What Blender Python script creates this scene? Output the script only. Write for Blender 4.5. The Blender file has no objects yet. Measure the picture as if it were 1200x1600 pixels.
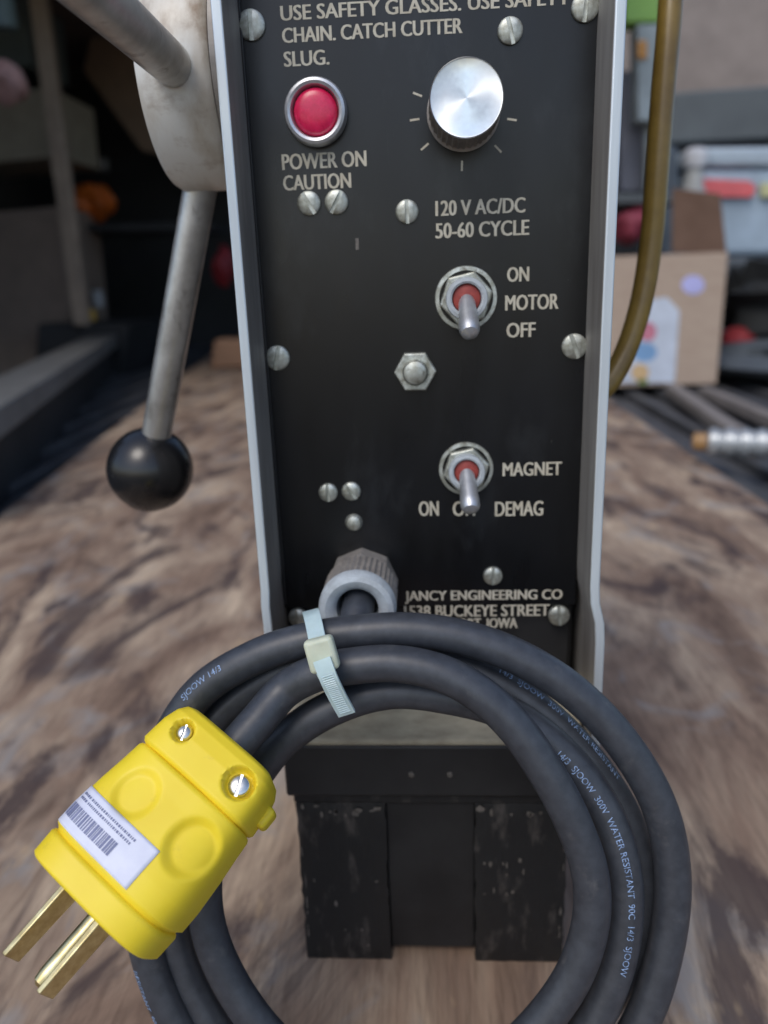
import bpy, bmesh, math, random
from mathutils import Vector, Matrix
random.seed(7)
S = bpy.context.scene
COL = S.collection
R = math.radians

# ------------------------------------------------------------------ camera
CAMPOS = Vector((0.0, -0.257, 0.263))
FPX = 1200.0
_d = Vector((147, -4013, -1200)).normalized()                # world down seen from the camera
_x = -Vector((-20000, -280, -1200)).normalized()
_x = (_x - _d * _x.dot(_d)).normalized()
_u = -_d
_y = _u.cross(_x)
CAMROT = Matrix((_x, _y, _u))
cd = bpy.data.cameras.new('camera'); cam = bpy.data.objects.new('camera', cd); COL.objects.link(cam)
cam.matrix_world = Matrix.Translation(CAMPOS) @ CAMROT.to_4x4()
cd.sensor_fit = 'VERTICAL'; cd.sensor_height = 36; cd.sensor_width = 27
cd.lens = 36 * FPX / 1600
cd.clip_start = 0.01; cd.clip_end = 200
cd.dof.use_dof = True; cd.dof.focus_distance = 0.210; cd.dof.aperture_fstop = 9.0
S.camera = cam

# ------------------------------------------------------------------ world and sun
SUN_EL, SUN_AZ = R(52), R(205)     # azimuth clockwise from +Y: behind the camera, to its left
w = bpy.data.worlds.new('World'); S.world = w; w.use_nodes = True
nt = w.node_tree; bg = nt.nodes['Background']
sky = nt.nodes.new('ShaderNodeTexSky'); sky.sky_type = 'NISHITA'; sky.sun_disc = False
sky.sun_elevation = SUN_EL; sky.sun_rotation = SUN_AZ
sky.dust_density = 2.0; sky.air_density = 1.0; sky.ozone_density = 1.5
nt.links.new(sky.outputs[0], bg.inputs[0]); bg.inputs[1].default_value = 0.13
sl = bpy.data.lights.new('sun', 'SUN'); sun = bpy.data.objects.new('sun', sl); COL.objects.link(sun)
sl.energy = 0.7; sl.angle = R(25); sl.color = (1, .96, .9)
sd = Vector((math.sin(SUN_AZ) * math.cos(SUN_EL), math.cos(SUN_AZ) * math.cos(SUN_EL), math.sin(SUN_EL)))
sun.rotation_euler = sd.to_track_quat('Z', 'Y').to_euler()
S.view_settings.view_transform = 'Standard'; S.view_settings.look = 'None'
S.view_settings.exposure = 0.45; S.view_settings.gamma = 1
S.render.engine = 'CYCLES'

# ------------------------------------------------------------------ measuring helpers
def ray(px, py): return CAMROT @ Vector((px - 600, 800 - py, -FPX))
def onY(px, py, Y):
    r = ray(px, py); return CAMPOS + r * ((Y - CAMPOS.y) / r.y)
def onZ(px, py, Z):
    r = ray(px, py); return CAMPOS + r * ((Z - CAMPOS.z) / r.z)
def onX(px, py, X):
    r = ray(px, py); return CAMPOS + r * ((X - CAMPOS.x) / r.x)
def onP(px, py, P, N):
    r = ray(px, py); return CAMPOS + r * ((P - CAMPOS).dot(N) / r.dot(N))

# ------------------------------------------------------------------ materials
MC = {}
def mat(name, c1, c2=None, rough=.5, metal=0, scale=60, stretch=(1, 1, 1), bump=0, bscale=None, rvar=.1,
        c3=None, detail=6, lo=.35, hi=.65, coat=0, spec=.5, aniso=0, trans=0, sss=0, emit=None, warp=0, dust=None):
    if name in MC: return MC[name]
    m = bpy.data.materials.new(name); m.use_nodes = True; MC[name] = m
    t = m.node_tree; b = t.nodes['Principled BSDF']; L = t.links.new
    tc = t.nodes.new('ShaderNodeTexCoord'); mp = t.nodes.new('ShaderNodeMapping')
    mp.inputs['Scale'].default_value = stretch; L(tc.outputs['Object'], mp.inputs[0])
    no = t.nodes.new('ShaderNodeTexNoise'); no.inputs['Scale'].default_value = scale
    no.inputs['Detail'].default_value = detail; no.inputs['Roughness'].default_value = .6
    no.inputs['Distortion'].default_value = warp
    L(mp.outputs[0], no.inputs[0])
    cr = t.nodes.new('ShaderNodeValToRGB'); c2 = c2 or tuple(x * .8 for x in c1)
    cr.color_ramp.elements[0].position = lo; cr.color_ramp.elements[1].position = hi
    cr.color_ramp.elements[0].color = (*c2, 1); cr.color_ramp.elements[1].color = (*c1, 1)
    if c3:
        e = cr.color_ramp.elements.new(lo - .12 if lo > .15 else 0.01); e.color = (*c3, 1)
    L(no.outputs[0], cr.inputs[0]); L(cr.outputs[0], b.inputs['Base Color'])
    src = cr.outputs[0]
    for dc, dsc, dst, dlo, dhi, amt in (dust or ()):
        m2 = t.nodes.new('ShaderNodeMapping'); m2.inputs['Scale'].default_value = dst; m2.inputs['Location'].default_value = (dsc * .37, .1, .2)
        L(tc.outputs['Object'], m2.inputs[0]); dn = t.nodes.new('ShaderNodeTexNoise'); dn.inputs['Scale'].default_value = dsc; dn.inputs['Detail'].default_value = 7
        dn.inputs['Roughness'].default_value = .65; L(m2.outputs[0], dn.inputs[0])
        dr_ = t.nodes.new('ShaderNodeValToRGB'); e = dr_.color_ramp.elements; e[0].position = dlo; e[1].position = dhi; e[0].color = (0, 0, 0, 1); e[1].color = (amt, amt, amt, 1)
        L(dn.outputs[0], dr_.inputs[0]); mx = t.nodes.new('ShaderNodeMix'); mx.data_type = 'RGBA'; L(dr_.outputs[0], mx.inputs[0]); L(src, mx.inputs[6]); mx.inputs[7].default_value = (*dc, 1); src = mx.outputs[2]
    if dust: L(src, b.inputs['Base Color'])
    mr = t.nodes.new('ShaderNodeMapRange')
    mr.inputs[3].default_value = max(.02, rough - rvar); mr.inputs[4].default_value = min(1, rough + rvar)
    n2 = t.nodes.new('ShaderNodeTexNoise'); n2.inputs['Scale'].default_value = scale * 1.7; n2.inputs['Detail'].default_value = 4
    L(mp.outputs[0], n2.inputs[0]); L(n2.outputs[0], mr.inputs[0]); L(mr.outputs[0], b.inputs['Roughness'])
    b.inputs['Metallic'].default_value = metal; b.inputs['Specular IOR Level'].default_value = spec
    b.inputs['Coat Weight'].default_value = coat; b.inputs['Anisotropic'].default_value = aniso
    b.inputs['Transmission Weight'].default_value = trans
    if sss:
        b.inputs['Subsurface Weight'].default_value = sss; b.inputs['Subsurface Scale'].default_value = .002
        b.inputs['Subsurface Radius'].default_value = (1, .8, .5)
    if bump:
        bu = t.nodes.new('ShaderNodeBump'); bu.inputs['Strength'].default_value = bump
        bu.inputs['Distance'].default_value = .0005 if bscale is None else bscale
        n3 = t.nodes.new('ShaderNodeTexNoise'); n3.inputs['Scale'].default_value = scale * 2.3; n3.inputs['Detail'].default_value = 6
        L(mp.outputs[0], n3.inputs[0]); L(n3.outputs[0], bu.inputs['Height']); L(bu.outputs[0], b.inputs['Normal'])
    return m

def plywood_mat():
    m = bpy.data.materials.new('weathered_plywood'); m.use_nodes = True; t = m.node_tree; L = t.links.new
    b = t.nodes['Principled BSDF']; tc = t.nodes.new('ShaderNodeTexCoord')
    def noise(sc, stretch, det=6, dist=0., ro=.6):
        mp = t.nodes.new('ShaderNodeMapping'); mp.inputs['Scale'].default_value = stretch
        L(tc.outputs['Object'], mp.inputs[0]); n = t.nodes.new('ShaderNodeTexNoise')
        n.inputs['Scale'].default_value = sc; n.inputs['Detail'].default_value = det
        n.inputs['Distortion'].default_value = dist; n.inputs['Roughness'].default_value = ro
        L(mp.outputs[0], n.inputs[0]); return n.outputs[0]
    def ramp(src, stops):
        c = t.nodes.new('ShaderNodeValToRGB'); e = c.color_ramp.elements
        e[0].position, e[0].color = stops[0][0], (*stops[0][1], 1)
        e[1].position, e[1].color = stops[-1][0], (*stops[-1][1], 1)
        for p, col in stops[1:-1]:
            q = e.new(p); q.color = (*col, 1)
        L(src, c.inputs[0]); return c.outputs[0]
    def mix(f, a, c, mode='MIX'):
        x = t.nodes.new('ShaderNodeMix'); x.data_type = 'RGBA'; x.blend_type = mode
        if isinstance(f, float): x.inputs[0].default_value = f
        else: L(f, x.inputs[0])
        L(a, x.inputs[6]); L(c, x.inputs[7]); return x.outputs[2]
    cath = noise(6.5, (1, .5, 1), 4, 1.6)                                     # cathedral grain bands of the veneer
    rings = t.nodes.new('ShaderNodeMath'); rings.operation = 'MULTIPLY'; rings.inputs[1].default_value = 15
    L(cath, rings.inputs[0]); sn = t.nodes.new('ShaderNodeMath'); sn.operation = 'SINE'; L(rings.outputs[0], sn.inputs[0])
    ad = t.nodes.new('ShaderNodeMath'); ad.operation = 'MULTIPLY_ADD'; ad.inputs[1].default_value = .5; ad.inputs[2].default_value = .5
    L(sn.outputs[0], ad.inputs[0])
    base = ramp(noise(14, (1, .34, 1), 9, .9), [(.30, (.13, .088, .066)), (.43, (.245, .172, .128)), (.55, (.36, .275, .205)), (.68, (.54, .43, .32))])
    band = ramp(ad.outputs[0], [(0, (.42, .39, .40)), (.4, (.86, .82, .80)), (1, (1.12, 1.1, 1.06))])
    c = mix(.8, base, band, 'MULTIPLY')
    fib = ramp(noise(330, (1, .10, 1), 6, .3), [(.32, (.5, .45, .42)), (.5, (.96, .94, .92)), (.7, (1.25, 1.2, 1.15))])
    c = mix(.55, c, fib, 'MULTIPLY')
    gre = t.nodes.new('ShaderNodeRGB'); gre.outputs[0].default_value = (.31, .295, .28, 1)
    c = mix(ramp(noise(15, (1, .6, 1), 5, 1.4), [(.54, (0, 0, 0)), (.68, (.7, .7, .7))]), c, gre.outputs[0])
    dk = t.nodes.new('ShaderNodeRGB'); dk.outputs[0].default_value = (.06, .042, .042, 1)
    c = mix(ramp(noise(13, (1, .32, 1), 7, 1.5), [(.515, (0, 0, 0)), (.62, (.85, .85, .85))]), c, dk.outputs[0])
    pale = t.nodes.new('ShaderNodeRGB'); pale.outputs[0].default_value = (.62, .45, .27, 1)
    c = mix(ramp(noise(30, (1, .4, 1), 4, .3), [(.66, (0, 0, 0)), (.76, (.75, .75, .75))]), c, pale.outputs[0])
    L(c, b.inputs['Base Color']); b.inputs['Roughness'].default_value = .8; b.inputs['Specular IOR Level'].default_value = .25
    bu = t.nodes.new('ShaderNodeBump'); bu.inputs['Strength'].default_value = .5; bu.inputs['Distance'].default_value = .001
    L(noise(260, (1, .05, 1), 8), bu.inputs['Height']); L(bu.outputs[0], b.inputs['Normal'])
    return m

M_ply = plywood_mat()
M_panel = mat('black_anodised_plate', (.009, .010, .013), (.003, .0032, .004), rough=.30, rvar=.10, scale=26, stretch=(1.3, 1, .45), lo=.45, hi=.85, spec=.5, dust=[((.10, .11, .12), 45, (1.2, 1, .6), .54, .85, .22), ((.30, .29, .26), 700, (1, 1, .5), .70, .76, .5), ((.16, .16, .16), 160, (6, 1, .12), .68, .76, .3)], bump=.12, bscale=.0002)
M_alu = mat('brushed_aluminium_edge', (.70, .77, .80), (.58, .63, .66), rough=.5, metal=.45, scale=160, stretch=(1, 1, .06), bump=.2, bscale=.0001)
M_cast = mat('dull_cast_aluminium', (.40, .385, .36), (.24, .225, .21), rough=.6, metal=.55, scale=70, stretch=(1, 1, .15), bump=.3, bscale=.0003)
M_letter = mat('cream_engraved_paint', (.60, .57, .47), (.47, .43, .34), rough=.7, scale=300)
M_chrome = mat('bright_plated_steel', (.74, .74, .72), (.55, .54, .50), rough=.24, metal=1, scale=300, rvar=.08)
M_satin = mat('satin_bezel', (.70, .72, .74), (.55, .57, .60), rough=.42, metal=.8, scale=300)
M_zinc = mat('zinc_plated_steel', (.66, .69, .64), (.34, .34, .28), rough=.5, metal=.85, scale=330, rvar=.12, dust=[((.13, .10, .07), 500, (1, 1, 1), .55, .7, .7)])
M_slot = mat('slot_shadowed_steel', (.22, .21, .19), rough=.6, metal=1)
M_red = mat('red_lens_plastic', (.78, .018, .11), (.62, .012, .075), rough=.28, spec=.6, scale=400, sss=.25)
M_redboot = mat('red_switch_boot', (.36, .06, .045), (.24, .035, .03), rough=.6, scale=500)
M_knob = mat('spun_aluminium_cap', (.90, .93, .94), (.84, .87, .88), rough=.36, metal=1, scale=500, aniso=.85)
M_nylon = mat('grey_gland_body', (.40, .37, .34), (.28, .26, .24), rough=.5, metal=.3, scale=300)
M_ring = mat('pale_gland_nut', (.50, .55, .58), (.38, .41, .43), rough=.5, scale=300)
M_rubber = mat('black_cable_rubber', (.048, .054, .066), (.032, .036, .045), rough=.43, rvar=.06, scale=260, bump=.2, bscale=.00015, spec=.62, dust=[((.16, .155, .15), 150, (1, 1, 1), .60, .78, .35), ((.22, .21, .20), 900, (1, 1, 1), .70, .78, .5)])
M_print = mat('pale_blue_cable_print', (.32, .46, .72), (.12, .17, .27), rough=.6, scale=1200, lo=.38, hi=.58)
M_yellow = mat('yellow_moulded_vinyl', (.90, .70, .035), (.85, .64, .028), rough=.46, scale=40, spec=.45, sss=.15, bump=.15, bscale=.0002, dust=[((.34, .24, .06), 120, (1, 1, 1), .64, .82, .5), ((.2, .15, .06), 800, (1, 1, 1), .72, .78, .5)])
M_brass = mat('brass_blade', (.84, .74, .42), (.62, .50, .24), rough=.36, metal=1, scale=250)
M_stick = mat('white_price_sticker', (.72, .74, .84), (.66, .68, .80), rough=.5, scale=200)
M_bars = mat('violet_grey_label_print', (.21, .23, .38), (.16, .18, .3), rough=.6)
M_tie = mat('translucent_nylon_tie', (.56, .70, .70), (.48, .62, .62), rough=.35, scale=200, sss=.3)
M_tieh = mat('nylon_tie_head', (.62, .66, .52), (.54, .58, .45), rough=.4, scale=200, sss=.3)
M_hub = mat('worn_cream_enamel', (.74, .74, .70), (.56, .52, .45), c3=(.22, .15, .09), rough=.38, scale=30, stretch=(.9, .9, 1.6), lo=.44, hi=.60, dust=[((.24, .16, .10), 60, (1, 1, .6), .56, .72, .75)], spec=.6, bump=.2)
M_steel = mat('dull_handle_steel', (.66, .66, .64), (.46, .45, .43), rough=.42, metal=.9, scale=90, rvar=.1, bump=.1, dust=[((.12, .09, .07), 160, (1, 1, .4), .58, .74, .7)])
M_ball = mat('black_phenolic_ball', (.012, .012, .013), rough=.26, rvar=.05, scale=120, spec=.6)
M_base = mat('black_worn_paint', (.020, .020, .021), (.010, .010, .011), rough=.55, scale=40)
M_magnet = mat('scuffed_black_magnet_paint', (.10, .088, .08), (.013, .0135, .0145), rough=.5, scale=105, stretch=(1.3, 1, .5), bump=.5, bscale=.0008, lo=.55, hi=.80)
M_ledge = mat('grimy_grey_casting_top', (.46, .41, .30), (.27, .235, .17), rough=.7, scale=60, stretch=(1, 3, 1))
M_scuff = mat('bare_scuffed_metal', (.22, .20, .18), (.10, .09, .08), rough=.6, metal=.4, scale=400)
M_hose = mat('amber_hose', (.24, .155, .028), (.16, .095, .015), rough=.35, scale=60, spec=.6, sss=.1)
M_card = mat('brown_cardboard', (.46, .36, .28), (.41, .31, .24), rough=.85, scale=20, stretch=(1, 1, 5))
M_cardshade = mat('dark_inner_cardboard', (.16, .095, .065), (.13, .075, .05), rough=.9, scale=20)  # the flap's shade painted in as a darker cardboard brown
M_white = mat('white_paper', (.60, .66, .76), rough=.6, scale=20)
M_liner = mat('black_ribbed_liner', (.075, .078, .084), (.045, .046, .05), rough=.6, scale=8, bump=.3, bscale=.004)
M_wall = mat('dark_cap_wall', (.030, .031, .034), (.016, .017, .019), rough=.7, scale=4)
M_ceil = mat('brown_cap_ceiling', (.17, .125, .10), (.10, .08, .072), rough=.8, scale=2.5)
M_beam = mat('charcoal_beam', (.11, .125, .13), (.08, .09, .095), rough=.6, scale=5)
M_rack = mat('grey_rack_steel', (.40, .32, .25), (.28, .225, .18), rough=.55, metal=.2, scale=12)
M_rail = mat('pale_grey_rail', (.16, .16, .155), (.12, .12, .115), rough=.6, scale=10)

def C_(name, c, rough=.6, **k): return mat(name, c, rough=rough, scale=k.pop('scale', 15), **k)

# ------------------------------------------------------------------ mesh helpers
def link(name, vs, fs, m, parent=None, loc=(0, 0, 0), rot=(0, 0, 0), smooth=True, ang=35, bevel=0, seg=2):
    me = bpy.data.meshes.new(name); me.from_pydata([tuple(v) for v in vs], [], fs); me.update()
    bm = bmesh.new(); bm.from_mesh(me); bmesh.ops.recalc_face_normals(bm, faces=bm.faces); bm.to_mesh(me); bm.free()
    if smooth:
        for p in me.polygons: p.use_smooth = True
        me.set_sharp_from_angle(angle=R(ang))
    me.materials.append(m)
    o = bpy.data.objects.new(name, me); COL.objects.link(o)
    if parent: o.parent = parent
    o.location = loc; o.rotation_euler = rot
    if bevel:
        b = o.modifiers.new('bevel', 'BEVEL'); b.width = bevel; b.segments = seg; b.limit_method = 'ANGLE'; b.angle_limit = R(35)
    return o
def boxvf(a, b):
    x0, y0, z0 = a; x1, y1, z1 = b
    v = [(x0, y0, z0), (x1, y0, z0), (x1, y1, z0), (x0, y1, z0), (x0, y0, z1), (x1, y0, z1), (x1, y1, z1), (x0, y1, z1)]
    return v, [(0, 3, 2, 1), (4, 5, 6, 7), (0, 1, 5, 4), (1, 2, 6, 5), (2, 3, 7, 6), (3, 0, 4, 7)]
def box(name, a, b, m, parent=None, bevel=.0005, **k):
    v, f = boxvf(a, b); return link(name, v, f, m, parent, bevel=bevel, **k)
def join(*vfs):
    V, Fc = [], []
    for v, f in vfs:
        n = len(V); V += list(v); Fc += [tuple(i + n for i in q) for q in f]
    return V, Fc
def lathe(prof, n=48, flute=None):
    """profile [(r, z)...] spun about local Z"""
    V, Fc = [], []; rings = []
    for k, (r, z) in enumerate(prof):
        if r < 1e-7: rings.append([len(V)]); V.append((0, 0, z)); continue
        ids = []
        for i in range(n):
            a = 2 * math.pi * i / n; rr = r
            if flute and k in flute: rr = r * (1 - .06 * (i % 2))
            ids.append(len(V)); V.append((rr * math.cos(a), rr * math.sin(a), z))
        rings.append(ids)
    for A, B in zip(rings, rings[1:]):
        if len(A) == 1 and len(B) == 1: continue
        for i in range(n):
            j = (i + 1) % n
            if len(A) == 1: Fc.append((A[0], B[j], B[i]))
            elif len(B) == 1: Fc.append((A[i], A[j], B[0]))
            else: Fc.append((A[i], A[j], B[j], B[i]))
    return V, Fc
def frames(P):
    n = len(P); T = [(P[min(i + 1, n - 1)] - P[max(i - 1, 0)]).normalized() for i in range(n)]
    N = []; up = Vector((0, -1, .2)).normalized()
    for t in T:
        x = up - t * up.dot(t)
        if x.length < .2: x = Vector((0, 0, 1)) - t * t.z
        N.append(x.normalized())
    return T, N
def tube(P, r, n=20, cap=True):
    P = [Vector(p) for p in P]; T, N = frames(P); V, Fc = [], []
    for i, p in enumerate(P):
        b = T[i].cross(N[i]); rr = r(i / (len(P) - 1)) if callable(r) else r
        for k in range(n):
            a = 2 * math.pi * k / n; V.append(p + (N[i] * math.cos(a) + b * math.sin(a)) * rr)
    for i in range(len(P) - 1):
        for k in range(n):
            q = (k + 1) % n; Fc.append((i * n + k, i * n + q, (i + 1) * n + q, (i + 1) * n + k))
    if cap: Fc.append(tuple(range(n - 1, -1, -1))); Fc.append(tuple(range((len(P) - 1) * n, len(P) * n)))
    return V, Fc
def spline(C, per=10):
    C = [Vector(c) for c in C]; out = []
    for i in range(len(C) - 1):
        p0 = C[max(i - 1, 0)]; p1 = C[i]; p2 = C[i + 1]; p3 = C[min(i + 2, len(C) - 1)]
        t0 = 0; t1 = t0 + max((p1 - p0).length, 1e-5) ** .5; t2 = t1 + max((p2 - p1).length, 1e-5) ** .5; t3 = t2 + max((p3 - p2).length, 1e-5) ** .5
        if i == 0: t1 = t0 + 1e-3; p0 = p1 - (p2 - p1) * 1e-3
        if i == len(C) - 2: p3 = p2 + (p2 - p1) * .5; t3 = t2 + ((p3 - p2).length) ** .5
        for k in range(per):
            t = t1 + (t2 - t1) * k / per
            A1 = p0 * ((t1 - t) / (t1 - t0)) + p1 * ((t - t0) / (t1 - t0)); A2 = p1 * ((t2 - t) / (t2 - t1)) + p2 * ((t - t1) / (t2 - t1))
            A3 = p2 * ((t3 - t) / (t3 - t2)) + p3 * ((t - t2) / (t3 - t2))
            B1 = A1 * ((t2 - t) / (t2 - t0)) + A2 * ((t - t0) / (t2 - t0)); B2 = A2 * ((t3 - t) / (t3 - t1)) + A3 * ((t - t1) / (t3 - t1))
            out.append(B1 * ((t2 - t) / (t2 - t1)) + B2 * ((t - t1) / (t2 - t1)))
    out.append(C[-1]); return out
def empty(name, loc=(0, 0, 0)):
    o = bpy.data.objects.new(name, None); COL.objects.link(o); o.location = loc; o.empty_display_size = .02; return o
def tag(o, label=None, cat=None, group=None, kind=None):
    if label: o['label'] = label
    if cat: o['category'] = cat
    if group: o['group'] = group
    if kind: o['kind'] = kind
    return o
FRONT = (R(90), 0, 0)            # local Z points out of the panel, towards -Y

# slotted pan head, local Z outwards
def slotted(Rr, h, sw=None, sd=None, flat=.35):
    sw = sw or Rr * .16; sd = sd or h * .55; V, Fc = [], []
    xs = [-1, -.97, -.88, -.72, -.5, -.3]; xs = [x * Rr for x in xs] + [-sw, -sw + 1e-6, sw - 1e-6, sw] + [-x * Rr for x in reversed(xs)]
    ny = 20; cols = []
    for i, x in enumerate(xs):
        yl = math.sqrt(max(Rr * Rr - x * x, (Rr * .02) ** 2)); col = []
        inslot = abs(x) < sw - 5e-7
        for j in range(ny + 1):
            y = -yl * math.cos(math.pi * j / ny); q = min(1, (x * x + y * y) / Rr ** 2)
            z = h * (flat + (1 - flat) * math.sqrt(max(0, 1 - q)))
            if inslot: z = min(z, h - sd)
            col.append(len(V)); V.append((x, y, z))
        cols.append(col)
    for a, b in zip(cols, cols[1:]):
        for j in range(ny): Fc.append((a[j], b[j], b[j + 1], a[j + 1]))
    base = lathe([(Rr * .995, -h * .3), (Rr * .995, h * flat)], 32)
    return join((V, Fc), base)

# ------------------------------------------------------------------ the drill
drill = tag(empty('magnetic_drill_press'), 'tall magnetic drill press with black control panel, silver side flanges and lever handles', 'drill press')

# control plate
plate = box('control_panel', (-.0545, 0, .150), (.0510, .0025, .400), M_panel, drill, bevel=.0004)
housing = box('housing', (-.0545, .0032, .100), (.0510, .110, .402), M_base, drill, bevel=.002)
# flanges: extruded side profiles, the silver front edge facing the camera
def flange(xo, xi, jog):
    # plan: thin plate x from xi to xo, front edge at Y=-.022
    zs = [(.402, 0), (.166, 0), (.160, .0004), (.153, jog * .85), (.146, jog), (.088 if xo > 0 else .126, jog)]
    V, Fc = [], []
    s = 1 if xo > 0 else -1
    for z, j in zs:
        wob = .00025 * math.sin(z * 90) + .00015 * math.sin(z * 237)
        for x, y in ((xi + s * (j + wob), -.022), (xo + s * (j + wob), -.022), (xo + s * (j + wob), .060), (xi + s * (j + wob), .060)): V.append((x, y, z))
    for i in range(len(zs) - 1):
        for k in range(4): Fc.append((i * 4 + k, i * 4 + (k + 1) % 4, i * 4 + 4 + (k + 1) % 4, i * 4 + 4 + k))
    Fc.append((0, 1, 2, 3)); n = (len(zs) - 1) * 4; Fc.append((n, n + 1, n + 2, n + 3))
    o = link('side_flange', V, Fc, M_cast, drill, bevel=.0006, ang=40)
    o.data.materials.append(M_alu)
    for p in o.data.polygons:
        if p.center.y < -.0219: p.material_index = 1
    o.data.materials[0] = M_cast
    return o
flange(-.0570, -.0538, .0004)
flange(.0540, .0507, .0027)
# inner return of each flange, darker, bridges flange to plate
box('panel_rebate', (-.05375, -.0015, .152), (-.0531, .0005, .400), M_base, drill, bevel=.0002)

# lettering
def text_mesh(body, bold=0.0):
    cu = bpy.data.curves.new('t', 'FONT'); cu.body = body; cu.size = 1; cu.offset = bold; cu.resolution_u = 3; cu.fill_mode = 'FRONT'
    o = bpy.data.objects.new('t', cu); COL.objects.link(o)
    dg = bpy.context.evaluated_depsgraph_get(); dg.update()
    me = bpy.data.meshes.new_from_object(o.evaluated_get(dg)); bpy.data.objects.remove(o); bpy.data.curves.remove(cu)
    vs = [Vector(v.co) for v in me.vertices]; fs = [tuple(p.vertices) for p in me.polygons]; bpy.data.meshes.remove(me)
    return vs, fs
def panel_text(body, x0, x1, yt, yb, tilt=0, left=None):
    """body spans pixel columns x0..x1 and rows yt..yb of the photograph, lying on the plate"""
    A = onY(x0, (yt + yb) / 2, 0); B = onY(x1, (yt + yb) / 2, 0); T = onY((x0 + x1) / 2, yt, 0); Bo = onY((x0 + x1) / 2, yb, 0)
    vs, fs = text_mesh(body)
    xs = [v.x for v in vs]; ys = [v.y for v in vs]; mx, Mx, my, My = min(xs), max(xs), min(ys), max(ys)
    sx = (B.x - A.x) / (Mx - mx); sz = (T.z - Bo.z) / (My - my)
    out = []; n_ = len(vs); f0 = fs; fs = []
    for k, dx in enumerate((-.00017, 0, .00017)):
        out += [(A.x + (v.x - mx) * sx + dx, -.00012 - .00002 * k, Bo.z + (v.y - my) * sz) for v in vs]; fs += [tuple(i + k * n_ for i in f) for f in f0]
    o = link('lettering', out, fs, M_letter, drill, smooth=False)
    return o
panel_text('"CAUTION: WEAR EYE PROTECTION', 438, 884, -40, -18)
panel_text('USE SAFETY GLASSES. USE SAFETY', 438, 890, -4, 20)
panel_text('CHAIN. CATCH CUTTER', 441, 722, 36, 60)
panel_text('SLUG.', 444, 514, 79, 103)
panel_text('POWER ON', 441, 572, 238, 263)
panel_text('CAUTION', 443, 548, 272, 296)
panel_text('120 V AC/DC', 681, 820, 311, 335)
panel_text('50-60 CYCLE', 681, 826, 346, 370)
panel_text('ON', 793, 826, 417, 440)
panel_text('MOTOR', 790, 872, 460, 484)
panel_text('OFF', 792, 836, 504, 527)
panel_text('MAGNET', 786, 877, 722, 743)
panel_text('ON', 655, 685, 783, 806)
panel_text('OFF', 708, 748, 783, 806)
panel_text('DEMAG', 774, 848, 783, 806)
panel_text('JANCY ENGINEERING CO', 633, 878, 922, 942)
panel_text('1538 BUCKEYE STREET', 632, 858, 945, 963)
panel_text('DAVENPORT, IOWA', 652, 808, 966, 984)

# screws
def screw(px, py, r, h=.0016, ang=90, m=None, name='screw', Y=0):
    p = onY(px, py, Y)
    v, f = slotted(r, h)
    a = R(ang - 90); ca, sa = math.cos(a), math.sin(a)
    v = [(x * ca - y * sa, x * sa + y * ca, z) for x, y, z in v]
    return link(name, v, f, m or M_zinc, drill, loc=(p.x, Y - .0001, p.z), rot=FRONT, ang=30)
for px, py, r, an in [(393, 40, .0042, 90), (797, 49, .0037, 105), (914, 12, .0040, 85), (483, 318, .0037, 120), (526, 316, .0037, 60), (636, 331, .0036, 92),
                      (434, 559, .0041, 78), (897, 541, .0041, 110), (513, 769, .0033, 92), (549, 767, .0033, 125), (466, 964, .0035, 100), (873, 961, .0038, 95), (770, 899, .0034, 90)]:
    screw(px, py, r, h=.0018, ang=an)
p = onY(553, 816, 0)
link('rivet', *lathe([(.0031, 0), (.0030, .0006), (.0024, .0016), (.0012, .0021), (0, .0022)], 32), M_zinc, drill, loc=p, rot=FRONT)
p = onY(558, 380, 0); box('paint_chip', (p.x - .0005, -.00012, p.z - .002), (p.x + .0005, .0002, p.z + .0015), M_scuff, drill, bevel=0)
# hex nut with domed screw
p = onY(649, 580, 0)
def hexprism(r, h, ch=.0004):
    prof = [(r, 0), (r, h - ch), (r - ch, h), (0, h)]
    return lathe(prof, 6)
nut = link('hex_nut', *hexprism(.0070, .0028), M_zinc, drill, loc=p, rot=(R(90), R(0), 0), smooth=False, bevel=.0002)
link('bolt_end', *lathe([(.0042, .0026), (.0042, .0042), (.0036, .0052), (.002, .0059), (0, .0061)], 32), M_zinc, nut)

# pilot light
p = onY(495, 178, 0)
bz = link('pilot_light', *lathe([(.0091, 0), (.0095, .0012), (.0095, .0034), (.0090, .0046), (.0082, .0050), (.0074, .0046), (.0069, .0030), (.0067, .0008)], 48), M_chrome, drill, loc=p, rot=FRONT)
bz.data.materials[0] = M_satin
link('lens', *lathe([(.0067, .0008), (.0067, .0026), (.0063, .0036), (.0054, .0042), (.0040, .0046), (.002, .0048), (0, .0049)], 48), M_red, bz)

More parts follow.
